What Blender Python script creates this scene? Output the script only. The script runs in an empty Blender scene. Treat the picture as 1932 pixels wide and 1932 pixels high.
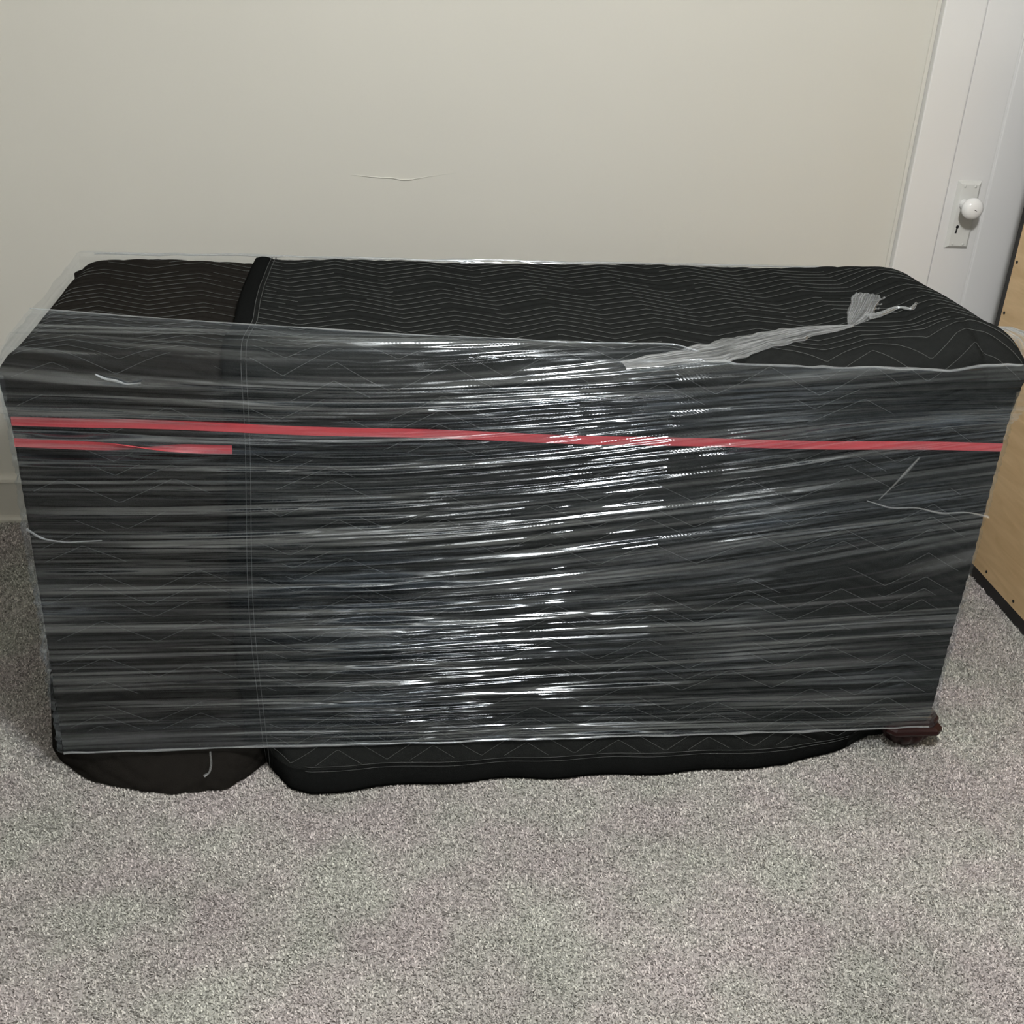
import bpy, math
import numpy as np
from mathutils import Matrix, Vector

sc = bpy.context.scene
COL = sc.collection
RNG = np.random.default_rng(7)

# ---------------------------------------------------------------- camera
FW = Vector((0.1189, 0.8793, -0.4612)).normalized()
RT = Vector((0.9934, -0.1084, 0.0497)); RT = (RT - FW * RT.dot(FW)).normalized()
UP = RT.cross(FW)
cd = bpy.data.cameras.new('camera'); cam = bpy.data.objects.new('camera', cd); COL.objects.link(cam)
cd.sensor_width = 36.0; cd.lens = 2215.9 / 1932 * 36.0; cd.clip_start = 0.02
m = Matrix((RT, UP, -FW)).transposed().to_4x4(); m.translation = Vector((0, 0, 1.55))
cam.matrix_world = m
sc.camera = cam

# ---------------------------------------------------------------- light and exposure
w = bpy.data.worlds.new('world'); sc.world = w; w.use_nodes = True
w.node_tree.nodes['Background'].inputs[0].default_value = (1.0, 0.97, 0.92, 1)
w.node_tree.nodes['Background'].inputs[1].default_value = 0.0
ld = bpy.data.lights.new('ceiling_bulb', 'POINT'); ld.energy = 143; ld.shadow_soft_size = 0.09
ld.color = (1.0, 0.985, 0.965)
lamp = bpy.data.objects.new('ceiling_bulb', ld); COL.objects.link(lamp); lamp.location = (0.50, 0.66, 2.43)
sc.view_settings.view_transform = 'Standard'; sc.view_settings.look = 'None'
sc.view_settings.exposure = 0.0; sc.view_settings.gamma = 1.0; sc.view_settings.use_curve_mapping = False

# ---------------------------------------------------------------- helpers
def link(o, parent=None):
    COL.objects.link(o)
    if parent is not None: o.parent = parent
    return o

def mesh_obj(name, verts, faces, mat, parent=None, smooth=False, uvs=None):
    me = bpy.data.meshes.new(name)
    me.from_pydata([tuple(map(float, v)) for v in verts], [], [tuple(map(int, f)) for f in faces])
    if uvs is not None:
        ul = me.uv_layers.new(name='UVMap')
        li = np.zeros(len(me.loops), dtype=np.int32); me.loops.foreach_get('vertex_index', li)
        ul.data.foreach_set('uv', np.asarray(uvs, dtype=np.float32)[li].ravel())
    if smooth: me.polygons.foreach_set('use_smooth', [True] * len(me.polygons))
    me.materials.append(mat); me.update()
    return link(bpy.data.objects.new(name, me), parent)

def fast_mesh(name, verts, faces, mat, parent=None, smooth=False, uvs=None):
    """verts (n,3), faces (m,k) numpy arrays"""
    verts = np.asarray(verts, np.float32); faces = np.asarray(faces, np.int32)
    me = bpy.data.meshes.new(name); k = faces.shape[1]
    me.vertices.add(len(verts)); me.vertices.foreach_set('co', verts.ravel())
    me.loops.add(faces.size); me.loops.foreach_set('vertex_index', faces.ravel())
    me.polygons.add(len(faces)); me.polygons.foreach_set('loop_start', np.arange(0, faces.size, k, dtype=np.int32))
    me.update(calc_edges=True)
    if uvs is not None:
        ul = me.uv_layers.new(name='UVMap')
        ul.data.foreach_set('uv', np.asarray(uvs, np.float32)[faces.ravel()].ravel())
    me.polygons.foreach_set('use_smooth', np.full(len(faces), smooth))
    me.validate(); me.materials.append(mat); me.update()
    return link(bpy.data.objects.new(name, me), parent)

def grid_faces(nu, nv, base=0):
    i, j = np.meshgrid(np.arange(nu - 1), np.arange(nv - 1), indexing='ij')
    a = base + i * nv + j
    return np.stack([a, a + nv, a + nv + 1, a + 1], -1).reshape(-1, 4)

def box_data(b):
    x0, y0, z0, x1, y1, z1 = b
    v = [(x0, y0, z0), (x1, y0, z0), (x1, y1, z0), (x0, y1, z0), (x0, y0, z1), (x1, y0, z1), (x1, y1, z1), (x0, y1, z1)]
    f = [(0, 3, 2, 1), (4, 5, 6, 7), (0, 1, 5, 4), (1, 2, 6, 5), (2, 3, 7, 6), (3, 0, 4, 7)]
    return v, f

def box(name, b, mat, parent=None, bevel=0.0):
    v, f = box_data(b)
    o = mesh_obj(name, v, f, mat, parent)
    if bevel:
        md = o.modifiers.new('bevel', 'BEVEL'); md.width = bevel; md.segments = 2; md.limit_method = 'ANGLE'
    return o

def empty(name, loc=(0, 0, 0)):
    o = bpy.data.objects.new(name, None); o.empty_display_size = 0.05; COL.objects.link(o); o.location = loc
    return o

def tag(o, label=None, cat=None, group=None, kind=None):
    if label: o['label'] = label
    if cat: o['category'] = cat
    if group: o['group'] = group
    if kind: o['kind'] = kind
    return o

def tubes(lines, rad, sides=4):
    """list of (n,3) polylines -> verts, quad faces of thin tubes"""
    V, F, base = [], [], 0
    for L in lines:
        L = np.asarray(L, float); n = len(L)
        if n < 2: continue
        T = np.gradient(L, axis=0); T /= np.linalg.norm(T, axis=1)[:, None] + 1e-12
        ref = np.where(np.abs(T[:, 2:3]) > 0.8, np.array([[0, 1.0, 0]]), np.array([[0, 0, 1.0]]))
        A = np.cross(T, ref); A /= np.linalg.norm(A, axis=1)[:, None] + 1e-12
        B = np.cross(T, A)
        r = np.broadcast_to(np.asarray(rad, float), (n,))[:, None]
        ring = [L + r * (math.cos(t) * A + math.sin(t) * B) for t in np.arange(sides) * 2 * math.pi / sides]
        V.append(np.stack(ring, 1).reshape(-1, 3))
        i, j = np.meshgrid(np.arange(n - 1), np.arange(sides), indexing='ij')
        a = base + i * sides + j; b2 = base + i * sides + (j + 1) % sides
        F.append(np.stack([a, b2, b2 + sides, a + sides], -1).reshape(-1, 4)); base += n * sides
    return np.concatenate(V), np.concatenate(F)

class Noise2:
    """smooth lattice noise for modelling"""
    def __init__(s, seed): s.t = np.random.default_rng(seed).random((256, 256))
    def __call__(s, x, y):
        x = np.asarray(x, float); y = np.asarray(y, float)
        xi = np.floor(x).astype(int); yi = np.floor(y).astype(int); fx = x - xi; fy = y - yi
        fx = fx * fx * (3 - 2 * fx); fy = fy * fy * (3 - 2 * fy); t = s.t
        g = lambda a, b: t[a % 256, b % 256]
        return ((g(xi, yi) * (1 - fx) + g(xi + 1, yi) * fx) * (1 - fy) + (g(xi, yi + 1) * (1 - fx) + g(xi + 1, yi + 1) * fx) * fy) - 0.5
N1, N2, N3, N4 = Noise2(1), Noise2(2), Noise2(3), Noise2(4)
def sstep(a, b, x):
    t = np.clip((np.asarray(x, float) - a) / (b - a), 0, 1); return t * t * (3 - 2 * t)

# ---------------------------------------------------------------- materials
def new_mat(name):
    mt = bpy.data.materials.new(name); mt.use_nodes = True
    nt = mt.node_tree; b = nt.nodes['Principled BSDF']
    return mt, nt, b

def nd(nt, typ, **kw):
    n = nt.nodes.new(typ)
    for k, v in kw.items(): setattr(n, k, v)
    return n

def simple(name, col, rough=0.6, noise=0.0, scale=30.0, bump=0.0, bscale=200.0, metallic=0.0, spec=0.5):
    mt, nt, b = new_mat(name); L = nt.links
    b.inputs['Roughness'].default_value = rough; b.inputs['Metallic'].default_value = metallic
    b.inputs['Specular IOR Level'].default_value = spec
    tc = nd(nt, 'ShaderNodeTexCoord')
    nz = nd(nt, 'ShaderNodeTexNoise'); nz.inputs['Scale'].default_value = scale; nz.inputs['Detail'].default_value = 4
    L.new(tc.outputs['Object'], nz.inputs['Vector'])
    mx = nd(nt, 'ShaderNodeMix', data_type='RGBA')
    mx.inputs[6].default_value = tuple(c * (1 - noise) for c in col) + (1,)
    mx.inputs[7].default_value = tuple(min(1, c * (1 + noise)) for c in col) + (1,)
    L.new(nz.outputs['Fac'], mx.inputs[0]); L.new(mx.outputs[2], b.inputs['Base Color'])
    if bump:
        n2 = nd(nt, 'ShaderNodeTexNoise'); n2.inputs['Scale'].default_value = bscale; n2.inputs['Detail'].default_value = 3
        L.new(tc.outputs['Object'], n2.inputs['Vector'])
        bp = nd(nt, 'ShaderNodeBump'); bp.inputs['Strength'].default_value = bump; bp.inputs['Distance'].default_value = 0.002
        L.new(n2.outputs['Fac'], bp.inputs['Height']); L.new(bp.outputs['Normal'], b.inputs['Normal'])
    return mt

M = {}
M['wall'] = simple('wall_paint', (0.595, 0.592, 0.548), 0.65, 0.025, 2.2, 0.12, 60)
M['ceiling'] = simple('ceiling_paint', (0.74, 0.73, 0.69), 0.8, 0.02)
M['trim'] = simple('white_trim_paint', (0.72, 0.725, 0.725), 0.42, 0.015, 8, 0.05, 90)
M['door'] = simple('white_door_paint', (0.72, 0.725, 0.73), 0.45, 0.015, 8, 0.05, 90)
M['base'] = simple('baseboard_paint', (0.60, 0.59, 0.54), 0.5, 0.02)
M['porcelain'] = simple('white_porcelain', (0.82, 0.83, 0.84), 0.12, 0.01)
M['plate'] = simple('painted_plate', (0.66, 0.67, 0.655), 0.35, 0.04, 60, 0.1, 120)
M['hole'] = simple('dark_hole', (0.008, 0.008, 0.009), 0.8)
M['black'] = simple('black_laminate', (0.006, 0.006, 0.007), 0.55, 0.1)
M['mahogany'] = simple('mahogany', (0.020, 0.0045, 0.0045), 0.42, 0.35, 25, 0.2, 90, spec=0.3)
M['thread'] = simple('grey_thread', (0.098, 0.104, 0.103), 0.9, spec=0.0)
M['blanket_b'] = simple('quilt_black', (0.0128, 0.0138, 0.0136), 0.95, 0.25, 90, 0.5, 700, spec=0.0)
M['blanket_a'] = simple('quilt_brown_black', (0.0132, 0.0122, 0.0110), 0.95, 0.25, 90, 0.5, 700, spec=0.0)
M['binding'] = simple('binding_black', (0.0065, 0.0070, 0.0070), 0.95, 0.2, 90, 0.3, 700, spec=0.0)
M['strap'] = simple('red_strap', (0.42, 0.05, 0.062), 0.5, 0.12, 40, 0.1, 300)

def wood_mat():
    mt, nt, b = new_mat('pale_plywood'); L = nt.links
    tc = nd(nt, 'ShaderNodeTexCoord'); mp = nd(nt, 'ShaderNodeMapping'); mp.inputs['Scale'].default_value = (4, 2.2, 16)
    nz = nd(nt, 'ShaderNodeTexNoise'); nz.inputs['Scale'].default_value = 2.2; nz.inputs['Detail'].default_value = 6; nz.inputs['Distortion'].default_value = 1.2
    L.new(tc.outputs['Object'], mp.inputs['Vector']); L.new(mp.outputs[0], nz.inputs['Vector'])
    cr = nd(nt, 'ShaderNodeValToRGB'); cr.color_ramp.elements[0].position = 0.3; cr.color_ramp.elements[1].position = 0.72
    cr.color_ramp.elements[0].color = (0.58, 0.405, 0.215, 1); cr.color_ramp.elements[1].color = (0.70, 0.515, 0.30, 1)
    L.new(nz.outputs['Fac'], cr.inputs[0]); L.new(cr.outputs[0], b.inputs['Base Color']); b.inputs['Roughness'].default_value = 0.5
    return mt
M['wood'] = wood_mat()

def carpet_mat(name, island):
    mt, nt, b = new_mat(name); L = nt.links
    tc = nd(nt, 'ShaderNodeTexCoord')
    n1 = nd(nt, 'ShaderNodeTexNoise'); n1.inputs['Scale'].default_value = 5.5; n1.inputs['Detail'].default_value = 3
    L.new(tc.outputs['Object'], n1.inputs['Vector'])
    cr = nd(nt, 'ShaderNodeValToRGB'); e = cr.color_ramp.elements
    e[0].position = 0.36; e[0].color = (0.410, 0.414, 0.385, 1); e[1].position = 0.62; e[1].color = (0.435, 0.405, 0.402, 1)
    L.new(n1.outputs['Fac'], cr.inputs[0])
    if island:
        g = nd(nt, 'ShaderNodeNewGeometry'); fac = g.outputs['Random Per Island']
    else:
        n2 = nd(nt, 'ShaderNodeTexNoise'); n2.inputs['Scale'].default_value = 260; n2.inputs['Detail'].default_value = 2
        L.new(tc.outputs['Object'], n2.inputs['Vector']); fac = n2.outputs['Fac']
    c2 = nd(nt, 'ShaderNodeValToRGB'); e2 = c2.color_ramp.elements
    e2[0].position = 0.0; e2[0].color = (0.50, 0.50, 0.50, 1); e2[1].position = 1.0; e2[1].color = (1.75, 1.75, 1.75, 1)
    L.new(fac, c2.inputs[0])
    n3 = nd(nt, 'ShaderNodeTexNoise'); n3.inputs['Scale'].default_value = 3.0; n3.inputs['Detail'].default_value = 5
    L.new(tc.outputs['Object'], n3.inputs['Vector'])
    mr = nd(nt, 'ShaderNodeMapRange'); mr.inputs[1].default_value = 0.3; mr.inputs[2].default_value = 0.7; mr.inputs[3].default_value = 0.88 if island else 0.68; mr.inputs[4].default_value = 1.16 if island else 0.88  # bare backing carries the missing pile self-shadow as a darker colour
    L.new(n3.outputs['Fac'], mr.inputs[0])
    m1 = nd(nt, 'ShaderNodeMix', data_type='RGBA', blend_type='MULTIPLY'); m1.inputs[0].default_value = 1
    L.new(cr.outputs[0], m1.inputs[6]); L.new(c2.outputs[0], m1.inputs[7])
    m2 = nd(nt, 'ShaderNodeVectorMath', operation='SCALE'); L.new(m1.outputs[2], m2.inputs[0]); L.new(mr.outputs[0], m2.inputs['Scale'])
    L.new(m2.outputs[0], b.inputs['Base Color']); b.inputs['Roughness'].default_value = 0.9; b.inputs['Specular IOR Level'].default_value = 0.1
    return mt
M['carpet'] = carpet_mat('carpet_backing', False)
M['pile'] = carpet_mat('carpet_pile', True)

def film_mat(name, haze=None, gloss=None, rough=0.10, tint=(0.64, 0.75, 0.88, 1)):
    """clear stretch film: mostly see-through, glossy, with milky stretch streaks (haze and gloss from the mesh unless given)"""
    mt = bpy.data.materials.new(name); mt.use_nodes = True; nt = mt.node_tree; L = nt.links
    nt.nodes.remove(nt.nodes['Principled BSDF']); out = nt.nodes['Material Output']
    tr = nd(nt, 'ShaderNodeBsdfTransparent'); tr.inputs[0].default_value = (0.93, 0.945, 0.96, 1)
    gl = nd(nt, 'ShaderNodeBsdfAnisotropic'); gl.inputs['Roughness'].default_value = rough; gl.inputs['Color'].default_value = (0.86, 0.93, 1, 1)
    df = nd(nt, 'ShaderNodeBsdfDiffuse'); df.inputs[0].default_value = tint
    tl = nd(nt, 'ShaderNodeBsdfTranslucent'); tl.inputs[0].default_value = tint
    dm = nd(nt, 'ShaderNodeMixShader'); dm.inputs[0].default_value = 0.35; L.new(df.outputs[0], dm.inputs[1]); L.new(tl.outputs[0], dm.inputs[2])
    a = nd(nt, 'ShaderNodeMixShader'); L.new(tr.outputs[0], a.inputs[1]); L.new(dm.outputs[0], a.inputs[2])
    c = nd(nt, 'ShaderNodeMixShader'); L.new(a.outputs[0], c.inputs[1]); L.new(gl.outputs[0], c.inputs[2])
    if haze is None:
        at = nd(nt, 'ShaderNodeAttribute', attribute_name='film'); sp = nd(nt, 'ShaderNodeSeparateColor')
        L.new(at.outputs['Color'], sp.inputs[0]); L.new(sp.outputs[0], a.inputs[0]); L.new(sp.outputs[1], c.inputs[0])
    else:
        uv = nd(nt, 'ShaderNodeUVMap'); mp = nd(nt, 'ShaderNodeMapping'); mp.inputs['Scale'].default_value = (9, 70, 1)
        n = nd(nt, 'ShaderNodeTexNoise'); n.noise_dimensions = '2D'; n.inputs['Scale'].default_value = 1; n.inputs['Detail'].default_value = 1
        mr = nd(nt, 'ShaderNodeMapRange'); mr.inputs[1].default_value = 0.35; mr.inputs[2].default_value = 0.68; mr.inputs[3].default_value = haze[0]; mr.inputs[4].default_value = haze[1]
        L.new(uv.outputs[0], mp.inputs[0]); L.new(mp.outputs[0], n.inputs['Vector']); L.new(n.outputs['Fac'], mr.inputs[0]); L.new(mr.outputs[0], a.inputs[0])
        c.inputs[0].default_value = gloss
    L.new(c.outputs[0], out.inputs['Surface'])
    return mt
M['film'] = film_mat('stretch_film', None, None, 0.13)
M['film_wisp'] = film_mat('loose_film_wisp', (0.02, 0.24), 0.12, 0.12, (0.74, 0.76, 0.77, 1))
M['film_tail'] = film_mat('gathered_film', (0.06, 0.42), 0.15, 0.12, (0.74, 0.76, 0.77, 1))

# ---------------------------------------------------------------- the room
YW = 2.941                        # back wall
XL, XR, YF, ZC = -1.75, 2.75, -1.9, 2.54
fl = box('floor', (XL, YF, -0.1, XR, YW, 0.0), M['carpet']); tag(fl, 'grey cut-pile carpet floor', 'floor', kind='structure')
tag(box('ceiling', (XL, YF, ZC, XR, YW, ZC + 0.1), M['ceiling']), 'plain white ceiling of the room', 'ceiling', kind='structure')
wb = box('wall_back', (XL, YW, 0, XR, YW + 0.1, ZC), M['wall']); tag(wb, 'off-white painted wall behind the wrapped dresser', 'wall', kind='structure')
tag(box('wall_left', (XL - 0.1, YF, 0, XL, YW, ZC), M['wall']), 'off-white painted side wall to the left', 'wall', kind='structure')
tag(box('wall_right', (XR, YF, 0, XR + 0.1, YW, ZC), M['wall']), 'off-white painted side wall to the right', 'wall', kind='structure')
tag(box('wall_front', (XL, YF - 0.1, 0, XR, YF, ZC), M['wall']), 'off-white painted wall behind the viewer', 'wall', kind='structure')

# paint crack on the wall
cx = np.linspace(-0.045, 0.215, 60)
cz = np.interp(cx, [-0.045, 0.0, 0.03, 0.055, 0.075, 0.10, 0.13, 0.215], [0.9385, 0.935, 0.9335, 0.934, 0.930, 0.9305, 0.9365, 0.9515])
cr = np.interp(cx, [-0.045, -0.02, 0.07, 0.10, 0.13, 0.215], [0.0003, 0.001, 0.0019, 0.0017, 0.0009, 0.0003])
v, f = tubes([np.stack([cx, np.full_like(cx, YW - 0.0003), cz], 1)], cr, 6)
fast_mesh('paint_crack', v, f, M['wall'], wb, True)['label'] = 'thin raised crack in the wall paint'

# baseboard: moulded profile along the back wall, broken at the door casing
def extrude_profile(name, prof, xa, xb, mat, parent=None):
    n = len(prof); v = [(xa, y, z) for y, z in prof] + [(xb, y, z) for y, z in prof]
    f = [(i, (i + 1) % n, n + (i + 1) % n, n + i) for i in range(n)] + [tuple(range(n))[::-1], tuple(range(n, 2 * n))]
    return mesh_obj(name, v, f, mat, parent)
bb = empty('baseboard_back', ((XL + 1.37) / 2, YW, 0)); tag(bb, 'painted baseboard along the foot of the back wall', 'baseboard', kind='structure')
def child(o, e):
    o.parent = e; o.matrix_parent_inverse = Matrix.Translation(-e.location); return o
child(extrude_profile('board', [(YW, 0.0), (YW - 0.016, 0.0), (YW - 0.016, 0.112), (YW - 0.022, 0.116), (YW - 0.020, 0.124), (YW - 0.010, 0.131), (YW, 0.133)], XL, 1.37, M['base']), bb)
child(extrude_profile('shoe_moulding', [(YW - 0.016, 0.0), (YW - 0.032, 0.0), (YW - 0.031, 0.008), (YW - 0.026, 0.014), (YW - 0.016, 0.017)], XL, 1.37, M['base']), bb)

# door casing and door
XA, XB, XC = 1.370, 1.477, 1.586
tr = empty('trim_1', (XA, YW, 0)); tag(tr, 'wide flat white casing around the white door', 'door casing', kind='structure')
child(box('casing_board', (XA, YW - 0.024, 0, XB - 0.002, YW, 2.08), M['trim'], bevel=0.003), tr)
child(box('casing_board', (2.312, YW - 0.024, 0, 2.417, YW, 2.08), M['trim'], bevel=0.003), tr)
child(box('casing_board', (XA - 0.01, YW - 0.027, 2.08, 2.427, YW, 2.20), M['trim'], bevel=0.003), tr)
child(box('edge_bead', (XA - 0.011, YW - 0.004, 0, XA, YW, 2.08), M['base'], bevel=0.002), tr)

child(box('door_stop', (XB - 0.0018, YW - 0.0125, 0, XB + 0.0028, YW, 2.08), M['trim']), tr)
dr = empty('door_1', (XB, YW, 0)); tag(dr, 'white painted panel door with white knob', 'door', kind='structure')
DY = YW - 0.016                    # front face of the door leaf
XD = 2.310
child(box('stile', (XB + 0.003, DY, 0.01, XC, YW, 2.07), M['door'], bevel=0.0015), dr)
child(box('stile', (XD - 0.112, DY, 0.01, XD - 0.003, YW, 2.07), M['door'], bevel=0.0015), dr)
for (z0, z1) in ((0.01, 0.23), (1.337, 1.46), (1.95, 2.07)):
    child(box('rail', (XC + 0.0005, DY, z0, XD - 0.1125, YW, z1), M['door'], bevel=0.0015), dr)
for (z0, z1) in ((0.23, 1.337), (1.46, 1.95)):
    child(box('panel_groove', (XC + 0.0005, DY + 0.0055, z0 + 0.0005, XD - 0.1125, YW, z1 - 0.0005), M['door']), dr)
    pn = child(box('panel', (XC + 0.006, DY + 0.0015, z0 + 0.006, XD - 0.118, YW, z1 - 0.006), M['door'], bevel=0.004), dr)

# key plate: bevelled slab, keyhole, porcelain knob on a neck
px0, px1, pz0, pz1 = 1.503, 1.567, 0.795, 0.970
bv = 0.008; yo, yi = DY - 0.0015, DY - 0.010
v = [(px0, DY, pz0), (px1, DY, pz0), (px1, DY, pz1), (px0, DY, pz1), (px0, yo, pz0), (px1, yo, pz0), (px1, yo, pz1), (px0, yo, pz1),
     (px0 + bv, yi, pz0 + bv), (px1 - bv, yi, pz0 + bv), (px1 - bv, yi, pz1 - bv), (px0 + bv, yi, pz1 - bv)]
f = [(0, 1, 5, 4), (1, 2, 6, 5), (2, 3, 7, 6), (3, 0, 4, 7), (4, 5, 9, 8), (5, 6, 10, 9), (6, 7, 11, 10), (7, 4, 8, 11), (8, 9, 10, 11), (3, 2, 1, 0)]
pl = child(mesh_obj('key_plate', v, f, M['plate']), dr); pl['label'] = 'long white painted key plate'
def lathe_y(name, prof, c, mat, n=40):
    """prof: list of (radius, distance out from door); axis -Y"""
    V, F = [], []
    for k in range(n):
        t = 2 * math.pi * k / n
        for r_, d_ in prof: V.append((c[0] + r_ * math.cos(t), c[1] - d_, c[2] + r_ * math.sin(t)))
    mth = len(prof)
    for k in range(n):
        for j in range(mth - 1):
            a = k * mth + j; b_ = ((k + 1) % n) * mth + j
            F.append((a, b_, b_ + 1, a + 1))
    return mesh_obj(name, V, F, mat, None, True)
kc = (1.527, DY - 0.018, 0.912)
prof = [(0.012, -0.012), (0.013, -0.004), (0.0105, 0.008), (0.0105, 0.020), (0.016, 0.024), (0.0235, 0.030), (0.0272, 0.037), (0.0275, 0.043), (0.0255, 0.050), (0.020, 0.0555), (0.012, 0.0585), (0.004, 0.0595), (0.0002, 0.0596)]
kn = child(lathe_y('knob', prof, kc, M['porcelain']), dr); kn['label'] = 'round white porcelain door knob'
chip = mesh_obj('glaze_chip', [(1.5235, kc[1] - 0.0602, 0.9120), (1.5275, kc[1] - 0.0602, 0.9105), (1.5320, kc[1] - 0.0602, 0.9092), (1.5270, kc[1] - 0.0602, 0.9128), (1.524, kc[1] - 0.0596, 0.9135)], [(0, 1, 2, 3, 4)], M['hole'], None)
child(chip, dr)
kh = []
for k in range(14): kh.append((1.5235 + 0.0042 * math.cos(2 * math.pi * k / 14), yi - 0.0004, 0.853 + 0.0046 * math.sin(2 * math.pi * k / 14)))
key = mesh_obj('keyhole', kh + [(1.5216, yi - 0.0004, 0.852), (1.5254, yi - 0.0004, 0.852), (1.5246, yi - 0.0004, 0.836), (1.5196, yi - 0.0004, 0.836)], [tuple(range(14)), (14, 15, 16, 17)], M['hole'])
child(key, dr)
for (sx, sz) in ((1.5205, 0.957), (1.549, 0.957), (1.5205, 0.808), (1.549, 0.808)):
    o = lathe_y('screw', [(0.0038, -0.001), (0.0036, 0.0006), (0.0018, 0.0012), (0.0002, 0.0013)], (sx, yi, sz), M['plate'], 12); child(o, dr)

# ---------------------------------------------------------------- the bookcase seen from its back
bk = empty('bookcase', (1.78, 2.2, 0))
tag(bk, 'black-framed bookcase with pale wood back panel, standing in front of the white door', 'bookcase')
BX0, BX1, BY0, BY1, BZ1 = 1.600, 1.90, 1.45, 2.748, 1.32
child(box('back_panel', (BX0, BY0 + 0.018, 0.036, BX0 + 0.006, BY1 - 0.012, BZ1 - 0.02), M['wood']), bk)['label'] = 'pale plywood back panel'
child(box('side_panel', (BX0 + 0.001, BY1 - 0.0118, 0.0, BX1, BY1 + 0.010, BZ1), M['black'], bevel=0.001), bk)
child(box('side_panel', (BX0 + 0.001, BY0, 0.0, BX1, BY0 + 0.0178, BZ1), M['black'], bevel=0.001), bk)
child(box('top_panel', (BX0 + 0.001, BY0 + 0.018, BZ1 - 0.0198, BX1, BY1 - 0.012, BZ1), M['black'], bevel=0.001), bk)
child(box('base_rail', (BX0 + 0.001, BY0 + 0.018, 0.0, BX0 + 0.02, BY1 - 0.012, 0.0358), M['black']), bk)
for k in range(4):
    zz = 0.05 + k * 0.31
    child(box('shelf', (BX0 + 0.0215, BY0 + 0.0182, zz, BX1 - 0.01, BY1 - 0.0122, zz + 0.018), M['black']), bk)
nail_me = None
for (yy, zz) in ([(2.60 - 0.101 - 0.145 * k, 0.0535) for k in range(7)] + [(2.723, 0.16 + 0.131 * k) for k in range(9)]):
    if nail_me is None:
        V, F = [], []
        prof = [(0.0042, -0.001), (0.0042, 0.0012), (0.0025, 0.0022), (0.0002, 0.0024)]
        for k in range(8):
            t = 2 * math.pi * k / 8
            for r_, d_ in prof: V.append((-d_, r_ * math.cos(t), r_ * math.sin(t)))
        for k in range(8):
            for j in range(3):
                a = k * 4 + j; b_ = ((k + 1) % 8) * 4 + j; F.append((a, a + 1, b_ + 1, b_))
        nail_me = bpy.data.meshes.new('nail'); nail_me.from_pydata(V, [], F); nail_me.materials.append(M['hole'])
    o = bpy.data.objects.new('nail', nail_me); COL.objects.link(o); o.location = Vector((BX0, yy, zz)) - bk.location; o.parent = bk

# ---------------------------------------------------------------- the wrapped dresser
X0, X1, YFR, YBK, ZT, ZB = -0.589, 1.156, 1.856, 2.440, 0.866, 0.083
dz = empty('wrapped_dresser', (0.285, 2.13, 0))
tag(dz, 'long dresser wrapped in black quilted moving blankets and clear stretch film with red strap', 'dresser')
def part(o, parent=dz):
    return child(o, dz) if parent is dz else o
RF, RB = 0.040, 0.022
AF, AB = RF * math.pi / 2, RB * math.pi / 2
LTOP = (YBK - RB) - (YFR + RF)
S_BACK0 = -AF / 2 - LTOP          # s where the back arc starts
S_BOT = AF / 2 + (ZT - RF)        # s at the floor on the front

def profile(s):
    s = np.asarray(s, float)
    y = np.zeros_like(s); z = np.zeros_like(s); ny = np.zeros_like(s); nz = np.zeros_like(s)
    k = s > AF / 2
    y[k] = YFR; z[k] = ZT - RF - (s[k] - AF / 2); ny[k] = -1
    k = np.abs(s) <= AF / 2
    t = (s[k] + AF / 2) / RF       # 0 on top .. pi/2 on the front
    y[k] = YFR + RF - RF * np.sin(t); z[k] = ZT - RF + RF * np.cos(t); ny[k] = -np.sin(t); nz[k] = np.cos(t)
    k = (s < -AF / 2) & (s >= S_BACK0)
    y[k] = YFR + RF + (-AF / 2 - s[k]); z[k] = ZT; nz[k] = 1
    k = (s < S_BACK0) & (s >= S_BACK0 - AB)
    t = (S_BACK0 - s[k]) / RB
    y[k] = YBK - RB + RB * np.sin(t); z[k] = ZT - RB + RB * np.cos(t); ny[k] = np.sin(t); nz[k] = np.cos(t)
    k = s < S_BACK0 - AB
    y[k] = YBK; z[k] = ZT - RB - (S_BACK0 - AB - s[k]); ny[k] = 1
    return y, z, ny, nz

def end_inset(x, s):
    back = sstep(0.0, -0.55, s)
    top = sstep(0.10, 0.0, s)
    rl = 0.008 + 0.026 * top + 0.012 * back
    rr = 0.008 + 0.048 * top + 0.05 * back
    dl = np.clip(x - X0, 0, None); drr = np.clip(X1 + 0.026 - x, 0, None)
    el = np.where(dl < rl, rl - np.sqrt(np.clip(rl ** 2 - (rl - dl) ** 2, 0, None)), 0)
    er = np.where(drr < rr, rr - np.sqrt(np.clip(rr ** 2 - (rr - drr) ** 2, 0, None)), 0)
    return el + er

PER, AMP, ROW = 0.186, 0.046, 0.0262
def tri(x): return 2 * np.abs((x / PER) % 1.0 - 0.5) * 2 - 1       # -1..1
def chev(x, s, ph): return (s - 0.5 * AMP * tri(x + ph + 0.02 * np.sin(s * 9))) / ROW

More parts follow.
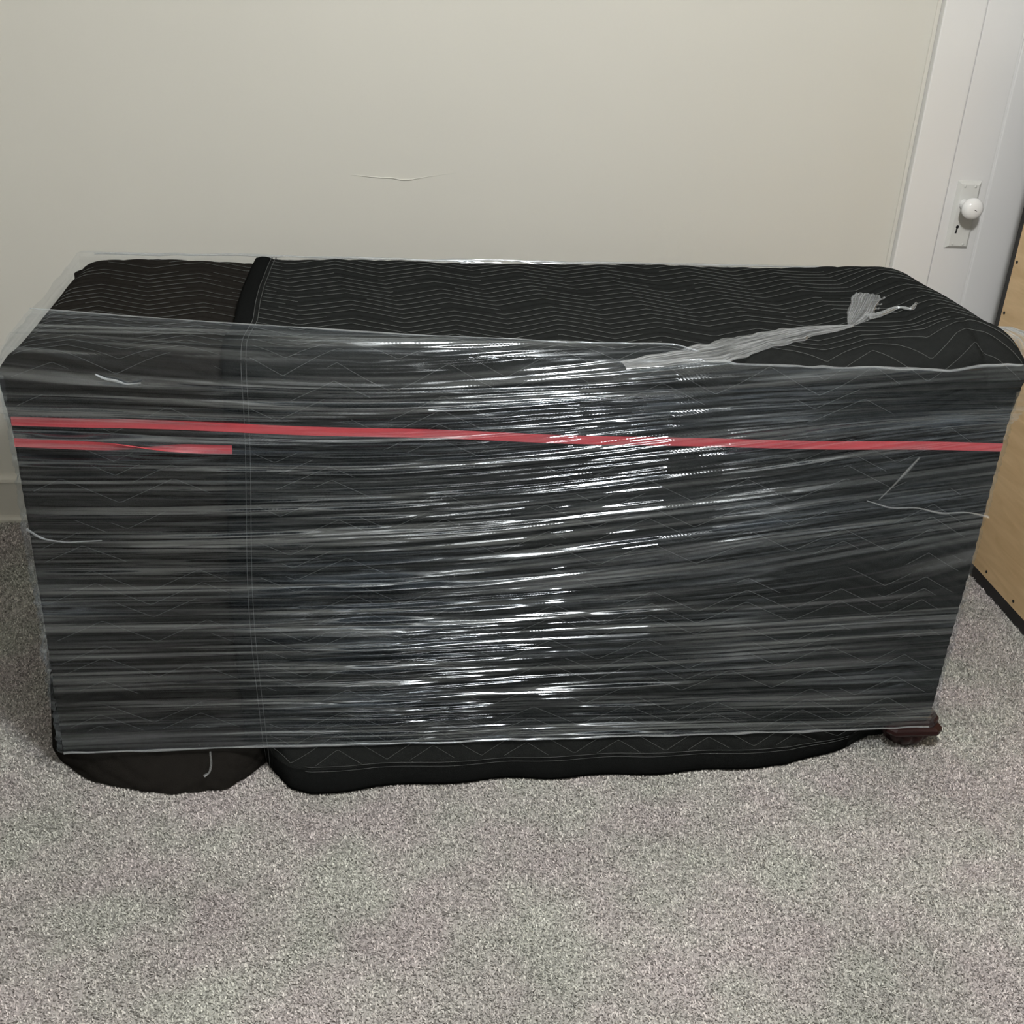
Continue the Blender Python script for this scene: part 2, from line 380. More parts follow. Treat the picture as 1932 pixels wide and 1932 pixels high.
def surf(x, s, off=0.0, puff=0.0, ph=0.0, ends=True, skirt=None):
    x = np.asarray(x, float); s = np.asarray(s, float); x, s = np.broadcast_arrays(x, s)
    y, z, ny, nz = profile(s)
    o = off + 0.006 * N1(x * 5, s * 5) + 0.003 * N2(x * 14, s * 14)
    if puff:
        o = o + puff * np.sqrt(np.abs(np.sin(math.pi * chev(x, s, ph))))
    if ends: o = o - end_inset(x, s)
    # soft bulge of folded blanket at the right front corner of the top
    o = o + 0.022 * np.exp(-((x - 1.03) / 0.13) ** 2 - ((s + 0.03) / 0.06) ** 2)
    o = o - 0.012 * np.exp(-((x - 1.085 - 0.3 * s) / 0.012) ** 2 - ((s + 0.01) / 0.05) ** 2)
    o = o + 0.036 * np.exp(-((x - 1.07) / 0.13) ** 2) * sstep(-0.60, -0.42, s) * sstep(0.01, -0.08, s)
    xx = x - 0.032 * sstep(0.0, 0.10, s) * sstep(0.95, 1.18, x) - 0.034 * sstep(-0.62, -0.70, s) * sstep(0.95, 1.18, x) - 0.014 * sstep(-0.47, -0.58, x) * np.exp(-((s - 0.03) / 0.06) ** 2); yy = y + ny * o; zz = z + nz * o
    if skirt is not None:
        k = sstep(0.10, 0.0, zz) * (s > 0)
        yy = yy + k * skirt(x)
    zz = np.where(s > 0, np.maximum(zz, 0.005), zz)
    if skirt is skirt_a: xx = xx - k * 0.05 * sstep(-0.42, -0.58, x)
    return np.stack([xx, yy, zz], -1)

def skirt_b(x): return -0.008 + np.interp(x, [-0.26, -0.225, -0.20, -0.16, -0.12, 0.0, 0.27, 0.6, 0.845, 0.95, 1.05, 1.16],
                                 [0.10, 0.075, 0.02, -0.045, -0.062, -0.048, -0.034, -0.034, -0.024, 0.015, 0.05, 0.08]) + 0.004 * np.sin(x * 31)
def skirt_a(x): return -0.008 + np.interp(x, [-0.60, -0.56, -0.51, -0.44, -0.376, -0.28, -0.235, -0.19, -0.15],
                                 [0.12, 0.05, -0.012, -0.046, -0.058, -0.046, -0.004, 0.06, 0.10])

SSTART = S_BACK0 - AB - 0.74
def blanket(name, xa, xb, off, ph, skirt, mat, cap_left, cap_right, label):
    xs = np.linspace(xa, xb, int((xb - xa) / 0.0075) + 1)
    # finer stations near rounded ends
    fine = []
    if cap_left: fine.append(xa + 0.07 * np.linspace(0, 1, 22) ** 2)
    if cap_right: fine.append(xb - 0.19 * np.linspace(0, 1, 40) ** 2)
    xs = np.unique(np.round(np.concatenate([xs] + fine), 5))
    ss = np.unique(np.concatenate([np.linspace(SSTART, S_BACK0 - AB, 24), np.arange(S_BACK0 - AB, S_BOT - 0.004, 0.0035), [S_BOT - 0.004]]))
    Xg, Sg = np.meshgrid(xs, ss, indexing='ij')
    P = surf(Xg, Sg, off, 0.004, ph, True, skirt)
    nu, nv = len(xs), len(ss)
    V = P.reshape(-1, 3); F = grid_faces(nu, nv)
    # sides: inner lining so the cloth has thickness, plus the end caps
    Q = surf(Xg, Sg, off - 0.007, 0.0, ph, True, skirt)[:, ::6]
    uvs = None
    o = fast_mesh(name, V, F[:, ::-1], mat, None, True, uvs)
    child(o, dz)
    if label: o['label'] = label
    ends = []
    if cap_left: ends.append((0, False))
    if cap_right: ends.append((nu - 1, True))
    for (ix, fl) in ends:
        ring = P[ix, ::5]; c = ring.mean(0); n = len(ring)
        rows = [ring]
        for q in (0.97, 0.9, 0.6): 
            rr = c + (ring - c) * q; rr[:, 0] += (1 if fl else -1) * (0.003 * (1 - q) ** 0.5)
            rr[:, 2] = np.maximum(rr[:, 2], 0.005)
            rows.append(rr)
        G = np.concatenate(rows); Fc = grid_faces(4, n)
        wrapf = np.array([[i * n + n - 1, (i + 1) * n + n - 1, (i + 1) * n, i * n] for i in range(3)])
        Fc = np.concatenate([Fc, wrapf]);
        if not fl: Fc = Fc[:, ::-1]
        me = mesh_obj('end_flap', list(G), [tuple(q) for q in Fc] + [tuple(range(3 * n, 4 * n))], mat, None, True)
        me.parent = o
    return o

def threads(owner, xa, xb, off, ph, skirt, s_lo, s_hi, gaps, seed, rad=0.00062, hole=None):
    rg = np.random.default_rng(seed); lines = []
    k0 = int(math.floor((s_lo - AMP) / ROW)); k1 = int(math.ceil((s_hi + AMP) / ROW))
    xs = np.arange(xa, xb, 0.0055)
    for k in range(k0, k1):
        s = k * ROW + 0.5 * AMP * tri(xs + ph + 0.02 * np.sin(k * ROW * 9))
        keep = (s > s_lo) & (s < s_hi)
        front_ = np.where((s > 0.03) & (s < S_BOT - 0.10), 0.30, 0.0)
        g = (N3(xs * 7 + k * 3.7, np.full_like(xs, k * 1.3)) > -0.5 + gaps + front_) | (k * ROW > S_BOT - 0.13)
        keep &= g
        P = surf(xs, s, off + 0.0026, 0.0, ph, True, skirt)
        run = []
        for i in range(len(xs)):
            if keep[i]: run.append(P[i])
            else:
                if len(run) > 2: lines.append(np.array(run))
                run = []
        if len(run) > 2: lines.append(np.array(run))
    v, f = tubes(lines, rad, 4)
    o = fast_mesh('stitching', v, f, M['thread'], None, True)
    child(o, dz); o.parent = owner; o.matrix_parent_inverse = Matrix.Identity(4)
    o.matrix_parent_inverse = Matrix.Translation(-dz.location) if False else Matrix.Identity(4)
    o['label'] = 'grey zigzag quilting thread'; o['kind'] = 'stuff'
    return o

OFA, OFB = -0.006, 0.004
PHA, PHB = 0.04, 0.144
ba = blanket('moving_blanket', X0, -0.185, OFA, PHA, skirt_a, M['blanket_a'], True, False, 'brownish black quilted moving blanket over the left end')
bb2 = blanket('moving_blanket', -0.232, X1 + 0.026, OFB, PHB, skirt_b, M['blanket_b'], False, True, 'black quilted moving blanket over the middle and right')
threads(ba, X0 + 0.02, -0.235, OFA, PHA, skirt_a, S_BACK0 - 0.01, S_BOT - 0.11, 0.30, 11, 0.0004)
threads(bb2, -0.198, X1 - 0.0, OFB, PHB, skirt_b, S_BACK0 - 0.01, S_BOT - 0.045, 0.24, 12, 0.00048)

# hem binding down the left edge of the second blanket, and along its lower edge
def wavy(s): return 0.006 * np.sin(s * 8 + 1.0) - 0.014 * sstep(-0.16, -0.03, s)
ss = np.arange(S_BACK0 - AB * 0.8, S_BOT - 0.006, 0.006)
ww = np.linspace(-0.036, -0.004, 6)
Sg, Wg = np.meshgrid(ss, ww, indexing='ij')
lift = 0.0055 + 0.0035 * np.sin((Wg + 0.036) / 0.032 * math.pi)
V = surf(-0.198 + wavy(Sg) + Wg, Sg, OFB + lift, 0.0, PHB, True, skirt_b).reshape(-1, 3)
V2 = surf(-0.198 + wavy(Sg) + Wg, Sg, OFB - 0.012 + 0 * Sg, 0.0, PHB, True, skirt_b).reshape(-1, 3)
n0 = len(V); Fg = grid_faces(len(ss), 6)
edge = np.array([[i * 6, i * 6 + n0, (i + 1) * 6 + n0, (i + 1) * 6] for i in range(len(ss) - 1)])
o = fast_mesh('hem_binding', np.concatenate([V, V2]), np.concatenate([Fg, edge]), M['binding'], None, True); o.parent = bb2
hx = np.arange(-0.195, 0.99, 0.008); hs = np.linspace(S_BOT - 0.043, S_BOT - 0.006, 6)
Xg, Sg = np.meshgrid(hx, hs, indexing='ij')
V = surf(Xg, Sg, OFB + 0.0055 + 0.003 * np.sin((Sg - hs[0]) / (hs[-1] - hs[0]) * math.pi), 0.0, PHB, True, skirt_b).reshape(-1, 3)
V2 = V.copy().reshape(len(hx), 6, 3)[:, -1] + np.array([0, 0.03, -0.006])
n0 = len(V); edge = np.array([[i * 6 + 5, n0 + i, n0 + i + 1, (i + 1) * 6 + 5] for i in range(len(hx) - 1)])
o = fast_mesh('hem_binding', np.concatenate([V, V2]), np.concatenate([grid_faces(len(hx), 6)[:, ::-1], edge]), M['binding'], None, True); o.parent = bb2
lines = [surf(-0.198 + wavy(ss) + q, ss, OFB + 0.0075, 0, PHB, True, skirt_b) for q in (-0.004, 0.004)]
hx2 = np.arange(-0.13, 0.99, 0.006)
lines += [surf(hx2, np.full_like(hx2, S_BOT - q) + 0.002 * np.sin(hx2 * 9), OFB + 0.0075, 0, PHB, True, skirt_b) for q in (0.046, 0.040)]
v, f = tubes(lines, 0.0005, 4)
o = fast_mesh('hem_stitching', v, f, M['thread'], None, True); o.parent = bb2; o['label'] = 'double row of grey hem stitches'

# body of the dresser and its carved feet
child(box('body', (X0 + 0.05, YFR + 0.03, 0.066, X1 - 0.05, YBK - 0.03, ZT - 0.05), M['mahogany']), dz)
def make_foot():
    """squat carved bun foot with gadroon lobes under a moulded corner block"""
    V, F = [], []; n = 72
    prof = [(0.030, 0.000), (0.036, 0.006), (0.046, 0.018), (0.052, 0.030), (0.053, 0.038), (0.050, 0.043), (0.046, 0.045), (0.046, 0.047)]
    mth_ = len(prof)
    for k in range(n):
        t = 2 * math.pi * k / n
        for j, (r_, z_) in enumerate(prof):
            lobe = abs(math.sin(t * 6)) ** 0.6
            r2 = r_ * (1 + (0.16 * lobe - 0.10) * (1 if 0 < j < 6 else 0.2))
            V.append((r2 * math.cos(t), r2 * math.sin(t), z_))
    for k in range(n):
        for j in range(mth_ - 1):
            a = k * mth_ + j; b_ = ((k + 1) % n) * mth_ + j; F.append((a, b_, b_ + 1, a + 1))
    F.append(tuple(k * mth_ for k in range(n))[::-1])
    return V, F
FV, FF = make_foot()
def make_block():
    hw = 0.058; prof = [(0.0, 0.0450), (0.004, 0.0470), (0.006, 0.052), (0.005, 0.058), (0.001, 0.062), (-0.003, 0.064), (-0.003, 0.078)]
    V, F = [], []
    for (e, z_) in prof:
        a = hw + e - 0.003; c = 0.014
        V += [(-a + c, -a, z_), (a - c, -a, z_), (a, -a + c, z_), (a, a - c, z_), (a - c, a, z_), (-a + c, a, z_), (-a, a - c, z_), (-a, -a + c, z_)]
    for j in range(len(prof) - 1):
        for k in range(8):
            a = j * 8 + k; b_ = j * 8 + (k + 1) % 8; F.append((a, b_, b_ + 8, a + 8))
    F.append(tuple(range(8))[::-1]); F.append(tuple(range((len(prof) - 1) * 8, len(prof) * 8)))
    return V, F
BV, BF = make_block()
fm = bm_ = None
for i, (fx, fy) in enumerate(((1.126, 1.905), (X0 + 0.07, 1.93), (1.126, 2.36), (X0 + 0.07, 2.36))):
    if i == 0:
        fo = mesh_obj('foot', FV, FF, M['mahogany'], None, True); bo = mesh_obj('corner_moulding', BV, BF, M['mahogany'])
        fm, bm_ = fo.data, bo.data
    else:
        fo = link(bpy.data.objects.new('foot', fm)); bo = link(bpy.data.objects.new('corner_moulding', bm_))
    fo.location = Vector((fx, fy, 0)) - dz.location; fo.parent = dz
    bo.parent = fo
    if i == 0: fo['label'] = 'dark mahogany carved bun foot'

# red strapping bands
def ribbon(name, pts, width, twist, label):
    """flat band along pts (n,3), lying in the vertical plane, twisted about its axis by twist (n)"""
    pts = np.asarray(pts, float); n = len(pts)
    T = np.gradient(pts, axis=0); T /= np.linalg.norm(T, axis=1)[:, None]
    Up = np.tile([0, 0, 1.0], (n, 1)); Nn = np.cross(T, Up); Nn /= np.linalg.norm(Nn, axis=1)[:, None]; Up = np.cross(Nn, T)
    c, s_ = np.cos(twist)[:, None], np.sin(twist)[:, None]
    A = c * Up + s_ * Nn; B = -s_ * Up + c * Nn
    th = 0.0007; wv = np.array([-0.5, -0.17, 0.17, 0.5]) * width
    top = pts[:, None] + wv[None, :, None] * A[:, None] + th * B[:, None]
    bot = pts[:, None] + wv[None, :, None] * A[:, None] - th * B[:, None]
    ring = np.concatenate([top, bot[:, ::-1]], 1); V = ring.reshape(-1, 3)
    i, j = np.meshgrid(np.arange(n - 1), np.arange(8), indexing='ij')
    a = i * 8 + j; b_ = i * 8 + (j + 1) % 8
    F = np.stack([a, a + 8, b_ + 8, b_], -1).reshape(-1, 4)
    caps = np.array([[0, 1, 6, 7], [1, 2, 5, 6], [2, 3, 4, 5]]); capend = caps[:, ::-1] + (n - 1) * 8
    o = fast_mesh(name, V, np.concatenate([F, caps, capend]), M['strap'], None, False)
    child(o, dz); o['label'] = label
    return o
YS = YFR - 0.0185                 # strap plane, just over the blanket
def around(zf, zl, x_end=None):
    """strap path: along the left side from the back, round the corner, across the front"""
    pass
xl, xr = X0 - 0.004, X1 - 0.004
fx = np.linspace(xl + 0.012, xr - 0.012, 140)
fz = np.interp(fx, [-0.585, 0.018, 0.55, 1.15], [0.7605, 0.7395, 0.7215, 0.7125]) + 0.0012 * np.sin(fx * 14)
front = np.stack([fx, np.full_like(fx, YS), fz], 1)
yb_ = np.linspace(YBK + 0.012, YS + 0.014, 30)
yb_ = np.linspace(YS + 0.026, YS + 0.012, 30)
left = np.stack([np.full_like(yb_, xl), yb_, np.full_like(yb_, 0.761)], 1)
right = np.stack([np.full_like(yb_, xr), yb_[::-1], np.full_like(yb_, 0.7125)], 1)
bxs = np.linspace(xr - 0.012, xl + 0.012, 40)
back = np.stack([bxs, np.full_like(bxs, YBK + 0.026), np.linspace(0.7125, 0.761, 40)], 1)
ribbon('strap', front, 0.0155, np.zeros(140), 'red strap running right across the front')
fx = np.linspace(xl + 0.012, -0.232, 70)
fz = np.interp(fx, [-0.585, -0.40, -0.232], [0.7215, 0.7125, 0.7085])
front = np.stack([fx, np.full_like(fx, YS - 0.001), fz], 1)
tw = math.pi * sstep(-0.48, -0.232, fx) * 0.98
left2 = left.copy(); left2[:, 2] = 0.7215
ribbon('strap', front, 0.0150, tw, 'short red strap end with a half twist')

# ---------------------------------------------------------------- stretch film
OFF = 0.0215
def stream(x, z):
    """coordinate that stays constant along the stretch wrinkles"""
    h = 0.35 * sstep(0.10, 0.3, z) + 0.65 * sstep(0.35, 0.55, z) - 0.55 * sstep(0.74, 0.86, z)
    k = 9.0
    rise = 0.135 * np.log1p(np.exp(k * (x - 0.12))) / k
    fall = 0.05 * np.log1p(np.exp(k * (-0.1 - x))) / k * sstep(0.55, 0.8, z)
    return z - h * rise - fall + 0.006 * N1(x * 3.0, z * 7.0)

def s_top(x):
    # film edge on the top of the bundle: reaches back onto the top at the left, falls over the front edge to the right
    e = np.interp(x, [-0.60, -0.40, -0.221, 0.054, 0.30, 0.52, 0.62, 1.0, 1.17], [-0.165, -0.125, -0.095, -0.048, -0.026, -0.022, 0.004, 0.010, 0.004])
    return e + 0.003 * N2(x * 16, x * 0 + 3.3) + 0.002 * N3(x * 45, x * 0 + 1.3)

FX0, FX1 = X0 + 0.008, X1 - 0.016
nx, nv = 270, 1300
def ridge(q, w_): return np.clip(1 - np.abs(q) / w_, 0, 1)
def film_look(X_, S_, Z_):
    """wrinkle height, milky haze and gloss of the film at (along, stream coordinate, height)"""
    patch = sstep(-0.22, 0.22, N4(X_ * 2.2 + 3.1, Z_ * 5.0))
    band = sstep(-0.25, 0.25, N3(X_ * 0.9 + 7.0, S_ * 11.0))
    calm = 1 - 0.75 * sstep(0.0, -0.35, X_) * sstep(0.42, 0.30, Z_)            # smooth lower left area
    amp = (0.55 + 0.70 * patch) * (0.60 + 0.60 * band) * calm
    h_ = 0.0070 * N1(X_ * 2.6, S_ * 110) + 0.0105 * N2(X_ * 4.2 + 9, S_ * 220) + 0.0060 * N3(X_ * 6.0, S_ * 360) + 0.0022 * N4(X_ * 18, S_ * 240)
    h_ = h_ * amp + 0.0035 * N3(X_ * 1.6, S_ * 24)
    l1 = ridge(N1(X_ * 2.1 + 31, S_ * 170 + 5), 0.09); l2 = ridge(N2(X_ * 1.2 + 13, S_ * 80 + 7), 0.028); l3 = ridge(N4(X_ * 3.4, S_ * 300 + 3), 0.14)
    l4 = ridge(N3(X_ * 1.5 + 23, (S_ + 0.05 * X_) * 120 + 11), 0.035); l5 = ridge(N1(X_ * 1.5 + 83, (S_ - 0.06 * X_) * 120 + 31), 0.03)
    lm = sstep(-0.15, 0.28, N2(X_ * 3.0 + 17, S_ * 17 + 2))
    lines_ = np.maximum.reduce([l1, l2 * 1.3, 0.75 * l3, l4, l5]) * (0.15 + 0.85 * lm)
    veil = sstep(-0.2, 0.35, N3(X_ * 1.1 + 40, S_ * 9 + 1)) * (0.5 + sstep(-0.3, 0.3, N1(X_ * 2.0 + 3, S_ * 55 + 9)))
    haze_ = 0.004 + 0.009 * veil + 0.085 * lines_ * (0.35 + 0.65 * calm)
    st_ = sstep(-0.22, 0.30, N2(X_ * 2.4 + 50, S_ * 75)) * sstep(-0.35, 0.2, N1(X_ * 3.5 + 60, S_ * 190))
    gloss_ = 0.025 + 0.20 * st_ + 0.06 * l1
    return h_, haze_, gloss_
xs = np.linspace(FX0, FX1, nx)
tv = np.linspace(0, 1, nv)
Xg = np.repeat(xs[:, None], nv, 1)
zbot = 0.079 + 0.004 * N1(xs * 8, xs * 0) + 0.003 * N2(xs * 40, xs * 0)
sbot = AF / 2 + (ZT - RF) - zbot
Sg = sbot[:, None] + (s_top(xs) - sbot)[:, None] * tv[None, :]
y, z, ny, nz_ = profile(Sg)
zz_s = np.where(Sg < 0, ZT + (-Sg), z)
str_ = stream(Xg, zz_s)
wr, hz_f, gl_f = film_look(Xg, str_, zz_s)
wr = wr * (1 - 0.6 * sstep(-0.01, -0.05, Sg))
flare = 0.010 * np.exp(-((z - 0.80) / 0.035) ** 2) * np.exp(-((Xg - FX0) / 0.10) ** 2) + 0.008 * np.exp(-((z - 0.80) / 0.04) ** 2) * np.exp(-((Xg - FX1) / 0.12) ** 2)
o_ = OFF + wr + flare + 0.004 * sstep(-0.03, 0.0, Sg) * sstep(0.05, 0.0, Sg)
o_ = o_ + 0.022 * np.exp(-((Xg - 1.03) / 0.13) ** 2 - ((Sg + 0.03) / 0.06) ** 2)
xfl = 0.020 * sstep(0.74, 0.80, z) * (sstep(FX1 - 0.10, FX1, Xg) - 0.75 * sstep(FX0 + 0.10, FX0, Xg)) * sstep(-0.02, 0.02, Sg)
P = np.stack([Xg + xfl, y + ny * o_, z + nz_ * o_], -1)
UV = np.stack([Xg, str_], -1)
Vf = P.reshape(-1, 3); Ff = grid_faces(nx, nv)[:, ::-1]; Uf = UV.reshape(-1, 2)
# sides and back
def sheet(path, zt_fn, n_v, ubase):
    path = np.asarray(path); n = len(path); d = np.concatenate([[0], np.cumsum(np.linalg.norm(np.diff(path, axis=0), axis=1))])
    nrm = np.gradient(path, axis=0); nrm = np.stack([nrm[:, 1], -nrm[:, 0]], 1); nrm /= np.linalg.norm(nrm, axis=1)[:, None]
    t = np.linspace(0, 1, n_v); zt = zt_fn(d)
    Z = 0.079 + (zt[:, None] - 0.079) * t[None]
    U = np.repeat(d[:, None], n_v, 1) + ubase
    o, hz, gz = film_look(U, Z, Z); o = 0.7 * o + 0.004 * N4(U * 6, Z * 9); look.append(np.stack([hz, gz * 0.8], -1).reshape(-1, 2))
    X = path[:, None, 0] + nrm[:, None, 0] * o; Y = path[:, None, 1] + nrm[:, None, 1] * o
    return np.stack([X, Y, Z], -1).reshape(-1, 3), grid_faces(n, n_v), np.stack([U, Z], -1).reshape(-1, 2)
look = [np.stack([hz_f, gl_f], -1).reshape(-1, 2)]
YFF, YBB = YFR - OFF, YBK + 0.014
arc = lambda cx_, cy_, r_, a0, a1, n: [(cx_ + r_ * math.cos(a), cy_ + r_ * math.sin(a)) for a in np.linspace(math.radians(a0), math.radians(a1), n)]
rc = 0.012
path = [(FX1, YFF)] + arc(FX1, YFF + rc, rc, -90, 0, 5)[1:] + [(FX1 + rc, q) for q in np.linspace(YFF + 0.03, YBB - 0.03, 40)] + arc(FX1, YBB - rc, rc, 0, 90, 5) + \
       [(q, YBB) for q in np.linspace(FX1 - 0.02, FX0 + 0.02, 120)] + arc(FX0, YBB - rc, rc, 90, 180, 5) + [(FX0 - rc, q) for q in np.linspace(YBB - 0.03, YFF + 0.03, 40)] + arc(FX0, YFF + rc, rc, 180, 270, 5)
def zt_side(d):
    tot = d[-1]
    return 0.8685 + 0.005 * N1(d * 9, d * 0 + 2) + 0.004 * N2(d * 40, d * 0) - 0.045 * sstep(0.80, 0.66, d) - 0.03 * sstep(tot - 0.06, tot, d)
Vs, Fs, Us = sheet(path, zt_side, 260, FX1)
wrap = fast_mesh('plastic_wrap', np.concatenate([Vf, Vs]), np.concatenate([Ff, Fs + len(Vf)]), M['film'], None, True, np.concatenate([Uf, Us * np.array([0.6, 0.22])]))
lk = np.concatenate(look); ca = wrap.data.attributes.new('film', 'FLOAT_COLOR', 'POINT')
ca.data.foreach_set('color', np.concatenate([lk, np.zeros((len(lk), 1)), np.ones((len(lk), 1))], 1).astype(np.float32).ravel())
child(wrap, dz); wrap['label'] = 'clear wrinkled stretch film around the dresser'

# rolled film edges: the bunched rim along the top and bottom of the wrap
def rim(name, line, width, seed, mat='film_tail'):
    """thin bunched strip of film along a polyline"""
    line = np.asarray(line, float); n = len(line); nr = Noise2(seed)
    t = np.arange(n); V = []
    q = np.linspace(0, 2 * math.pi, 6)[:-1]
    wv = width * (0.55 + 0.9 * (nr(t * 0.11, t * 0.0) + 0.5))
    v, f = tubes([line], wv, 5)
    U = np.stack([np.repeat(line[:, 0] + line[:, 1], 5), np.tile(q * 0.02, n)], 1)
    o = fast_mesh(name, v, f, M[mat], None, True, U); o.parent = wrap
    return o
bx_ = np.linspace(FX0, FX1, 260); 
rim('wrap_edge', np.stack([bx_, np.full_like(bx_, YFR - OFF - 0.001), 0.080 + 0.004 * N1(bx_ * 8, bx_ * 0) + 0.002 * N3(bx_ * 30, bx_ * 0)], 1), 0.0024, 21)
tx_ = np.linspace(FX0, 0.56, 220); st_ = s_top(tx_)
yy_, zz_, ny_, nzz_ = profile(st_)
rim('wrap_edge', np.stack([tx_, yy_ + ny_ * (OFF + 0.001), zz_ + nzz_ * (OFF + 0.001)], 1), 0.0013, 22)
tx_ = np.linspace(0.60, FX1, 140); st_ = s_top(tx_)
yy_, zz_, ny_, nzz_ = profile(st_); oo = OFF + 0.001 + 0.022 * np.exp(-((tx_ - 1.03) / 0.13) ** 2 - ((st_ + 0.03) / 0.06) ** 2)
rim('wrap_edge', np.stack([tx_, yy_ + ny_ * oo, zz_ + nzz_ * oo], 1), 0.0022, 23)
bk_ = np.linspace(FX0 + 0.02, FX1 - 0.02, 220)
rim('wrap_edge', np.stack([bk_, np.full_like(bk_, YBB), 0.8685 + 0.005 * N1(bk_ * 7, bk_ * 0) + 0.002 * N2(bk_ * 30, bk_ * 0)], 1), 0.0024, 24)

# gathered tail of film lying on the top of the bundle
def pleated(name, ctrl, widths, lift, seed, pleats=5, mat='film_tail', hgt=0.006, uscale=1.0):
    ctrl = np.asarray(ctrl, float); nr = Noise2(seed)
    d = np.concatenate([[0], np.cumsum(np.linalg.norm(np.diff(ctrl, axis=0), axis=1))]); n = max(30, int(d[-1] / 0.005))
    t = np.linspace(0, d[-1], n); C = np.stack([np.interp(t, d, ctrl[:, k]) for k in range(3)], 1)
    for _ in range(6): C[1:-1] = (C[:-2] + 2 * C[1:-1] + C[2:]) / 4
    W = np.interp(t, d, widths); W = W * (1 + 0.35 * nr(t * 40, t * 0))
    T = np.gradient(C, axis=0); T /= np.linalg.norm(T, axis=1)[:, None]
    Up = np.tile([0, 0, 1.0], (n, 1)); A = np.cross(T, Up); A /= np.linalg.norm(A, axis=1)[:, None]; Bn = np.cross(A, T)
    mm = 28; q = np.linspace(-0.5, 0.5, mm)
    ph = nr(t[:, None] * 12, q[None] * 3) * 2.0
    bulge = np.cos(q * math.pi)[None] * 0.5
    hh = hgt * (0.55 * np.abs(np.sin(q[None] * math.pi * pleats + ph)) + bulge) * (0.4 + W[:, None] / W.max())
    edge = 1 + 0.18 * nr(t[:, None] * 60, np.sign(q)[None] * 5 + 7 + 0 * t[:, None])
    P = C[:, None] + (q[None] * W[:, None] * edge)[..., None] * A[:, None] + (hh + lift)[..., None] * Bn[:, None]
    U = np.stack([np.repeat(t[:, None], mm, 1) * uscale, np.repeat((q * 0.5)[None], n, 0)], -1).reshape(-1, 2)
    o = fast_mesh(name, P.reshape(-1, 3), grid_faces(n, mm), M[mat], None, True, U); o.parent = wrap
    return o
def topz(x, y):
    s_ = -(y - YFR - RF) - AF / 2
    return float(surf(np.array([x]), np.array([s_]), OFB)[0, 2]) + 0.003
def lay(pts): return [(x, y, topz(x, y) + d) for (x, y, d) in pts]
ZTT = 0.0
tailc = [(0.42, 1.822, 0.868), (0.52, 1.836, 0.878)] + lay([(0.59, 1.874, 0.006), (0.685, 1.933, ZTT), (0.791, 1.989, ZTT), (0.85, 2.004, ZTT), (0.875, 2.010, ZTT), (0.892, 2.016, ZTT)])
t1 = pleated('wrap_tail', tailc, [0.030, 0.066, 0.085, 0.078, 0.056, 0.034, 0.020, 0.009], 0.001, 31, 6); t1['label'] = 'gathered whitish tail of stretch film on top'
flarec = lay([(0.884, 2.010, ZTT), (0.900, 2.030, ZTT), (0.925, 2.065, ZTT), (0.952, 2.110, ZTT), (0.979, 2.157, ZTT)])
t2 = pleated('wrap_tail', flarec, [0.008, 0.030, 0.052, 0.056, 0.050], 0.002, 32, 5, hgt=0.004); t2['label'] = 'torn flared end of the film tail'
curlc = lay([(0.930, 2.040, ZTT), (0.960, 2.045, ZTT), (0.990, 2.064, ZTT), (1.004, 2.060, ZTT), (1.010, 2.036, ZTT), (1.030, 2.062, 0.004)])
t3 = pleated('wrap_tail', curlc, [0.030, 0.020, 0.016, 0.014, 0.010, 0.004], 0.002, 33, 3)

# crumpled film at the corners and loose wisps
def on_front(x, z, o=0.026): return (x, YFR - o, z)
pleated('wrap_wisp', [on_front(-0.440, 0.842), on_front(-0.425, 0.832), on_front(-0.408, 0.829), on_front(-0.392, 0.824), on_front(-0.368, 0.827)], [0.002, 0.006, 0.007, 0.003, 0.0015], 0.001, 41, 3, hgt=0.004)
pleated('wrap_wisp', [on_front(0.985, 0.695), on_front(0.968, 0.668), on_front(0.945, 0.635), on_front(0.925, 0.610)], [0.002, 0.006, 0.003, 0.0015], 0.001, 42, mat='film_wisp', pleats=2, hgt=0.003)
pleated('wrap_wisp', [(1.196, 2.09, 0.850), (1.198, 2.01, 0.872), (1.198, 1.94, 0.876), (1.190, 1.88, 0.864), (1.160, 1.836, 0.848)], [0.008, 0.034, 0.050, 0.050, 0.014], 0.001, 43, 4, hgt=0.012)
pleated('wrap_wisp', [on_front(0.90, 0.607), on_front(0.95, 0.590), on_front(1.00, 0.592), on_front(1.05, 0.578), on_front(1.10, 0.582), on_front(1.145, 0.570)], [0.002, 0.006, 0.003, 0.008, 0.004, 0.010], 0.001, 44, mat='film_wisp', pleats=3, hgt=0.003)
pleated('wrap_wisp', [on_front(-0.585, 0.560), on_front(-0.560, 0.540), on_front(-0.52, 0.533), on_front(-0.46, 0.537)], [0.005, 0.004, 0.003, 0.0015], 0.001, 45, mat='film_wisp', pleats=3, hgt=0.004)
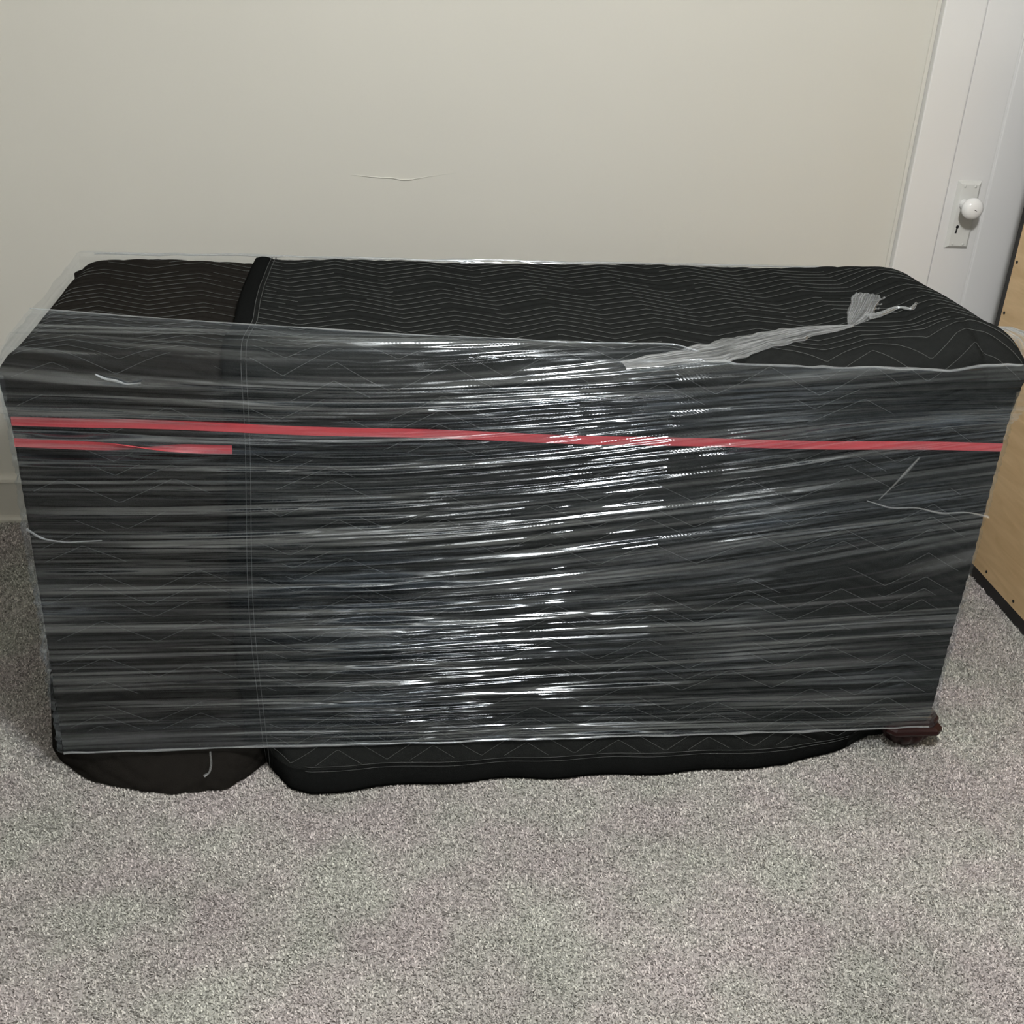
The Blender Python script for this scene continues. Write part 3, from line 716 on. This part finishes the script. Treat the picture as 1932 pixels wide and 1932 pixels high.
pleated('wrap_wisp', [(-0.307, 1.815, 0.088), (-0.305, 1.803, 0.066), (-0.308, 1.795, 0.052), (-0.318, 1.790, 0.048)], [0.003, 0.004, 0.004, 0.008], 0.001, 46, 2, hgt=0.002)

# ---------------------------------------------------------------- carpet pile
def pile():
    rg = np.random.default_rng(99)
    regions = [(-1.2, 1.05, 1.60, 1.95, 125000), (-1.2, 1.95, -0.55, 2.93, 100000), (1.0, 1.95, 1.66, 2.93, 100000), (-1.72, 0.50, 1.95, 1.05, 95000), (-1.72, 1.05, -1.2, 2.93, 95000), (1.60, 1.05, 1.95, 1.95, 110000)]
    PX, PY = [], []
    for (a, b_, c, d, den) in regions:
        n = int((c - a) * (d - b_) * den); PX.append(rg.uniform(a, c, n)); PY.append(rg.uniform(b_, d, n))
    x = np.concatenate(PX); y_ = np.concatenate(PY); n = len(x)
    ang = rg.uniform(0, 2 * math.pi, n); wd = rg.uniform(0.0010, 0.0019, n); ln = rg.uniform(0.004, 0.0085, n); el = rg.uniform(0.25, 1.25, n)
    dx, dy = np.cos(ang), np.sin(ang)
    base = np.stack([x, y_, np.zeros(n)], 1); side = np.stack([-dy, dx, 0 * dx], 1) * wd[:, None]
    mid = base + np.stack([dx * np.cos(el) * ln * 0.5, dy * np.cos(el) * ln * 0.5, np.sin(el) * ln * 0.65], 1)
    tip = base + np.stack([dx * np.cos(el) * ln, dy * np.cos(el) * ln, np.sin(el) * ln], 1)
    V = np.stack([base - side * 0.6, base + side * 0.6, mid + side, tip, mid - side], 1).reshape(-1, 3)
    k = np.arange(n)[:, None] * 5
    F = k + np.array([[0, 1, 2, 4]]); F3 = k + np.array([[4, 2, 3, 3]])
    F3 = k + np.array([[4, 2, 3]])
    V4 = np.stack([base - side * 0.5, mid - side, tip, mid + side], 1).reshape(-1, 3)
    F4 = np.arange(n * 4).reshape(-1, 4)
    o = fast_mesh('carpet_pile', V4, F4, M['pile'], fl, False)
    o['kind'] = 'stuff'; o['label'] = 'short flecked grey carpet pile'
pile()
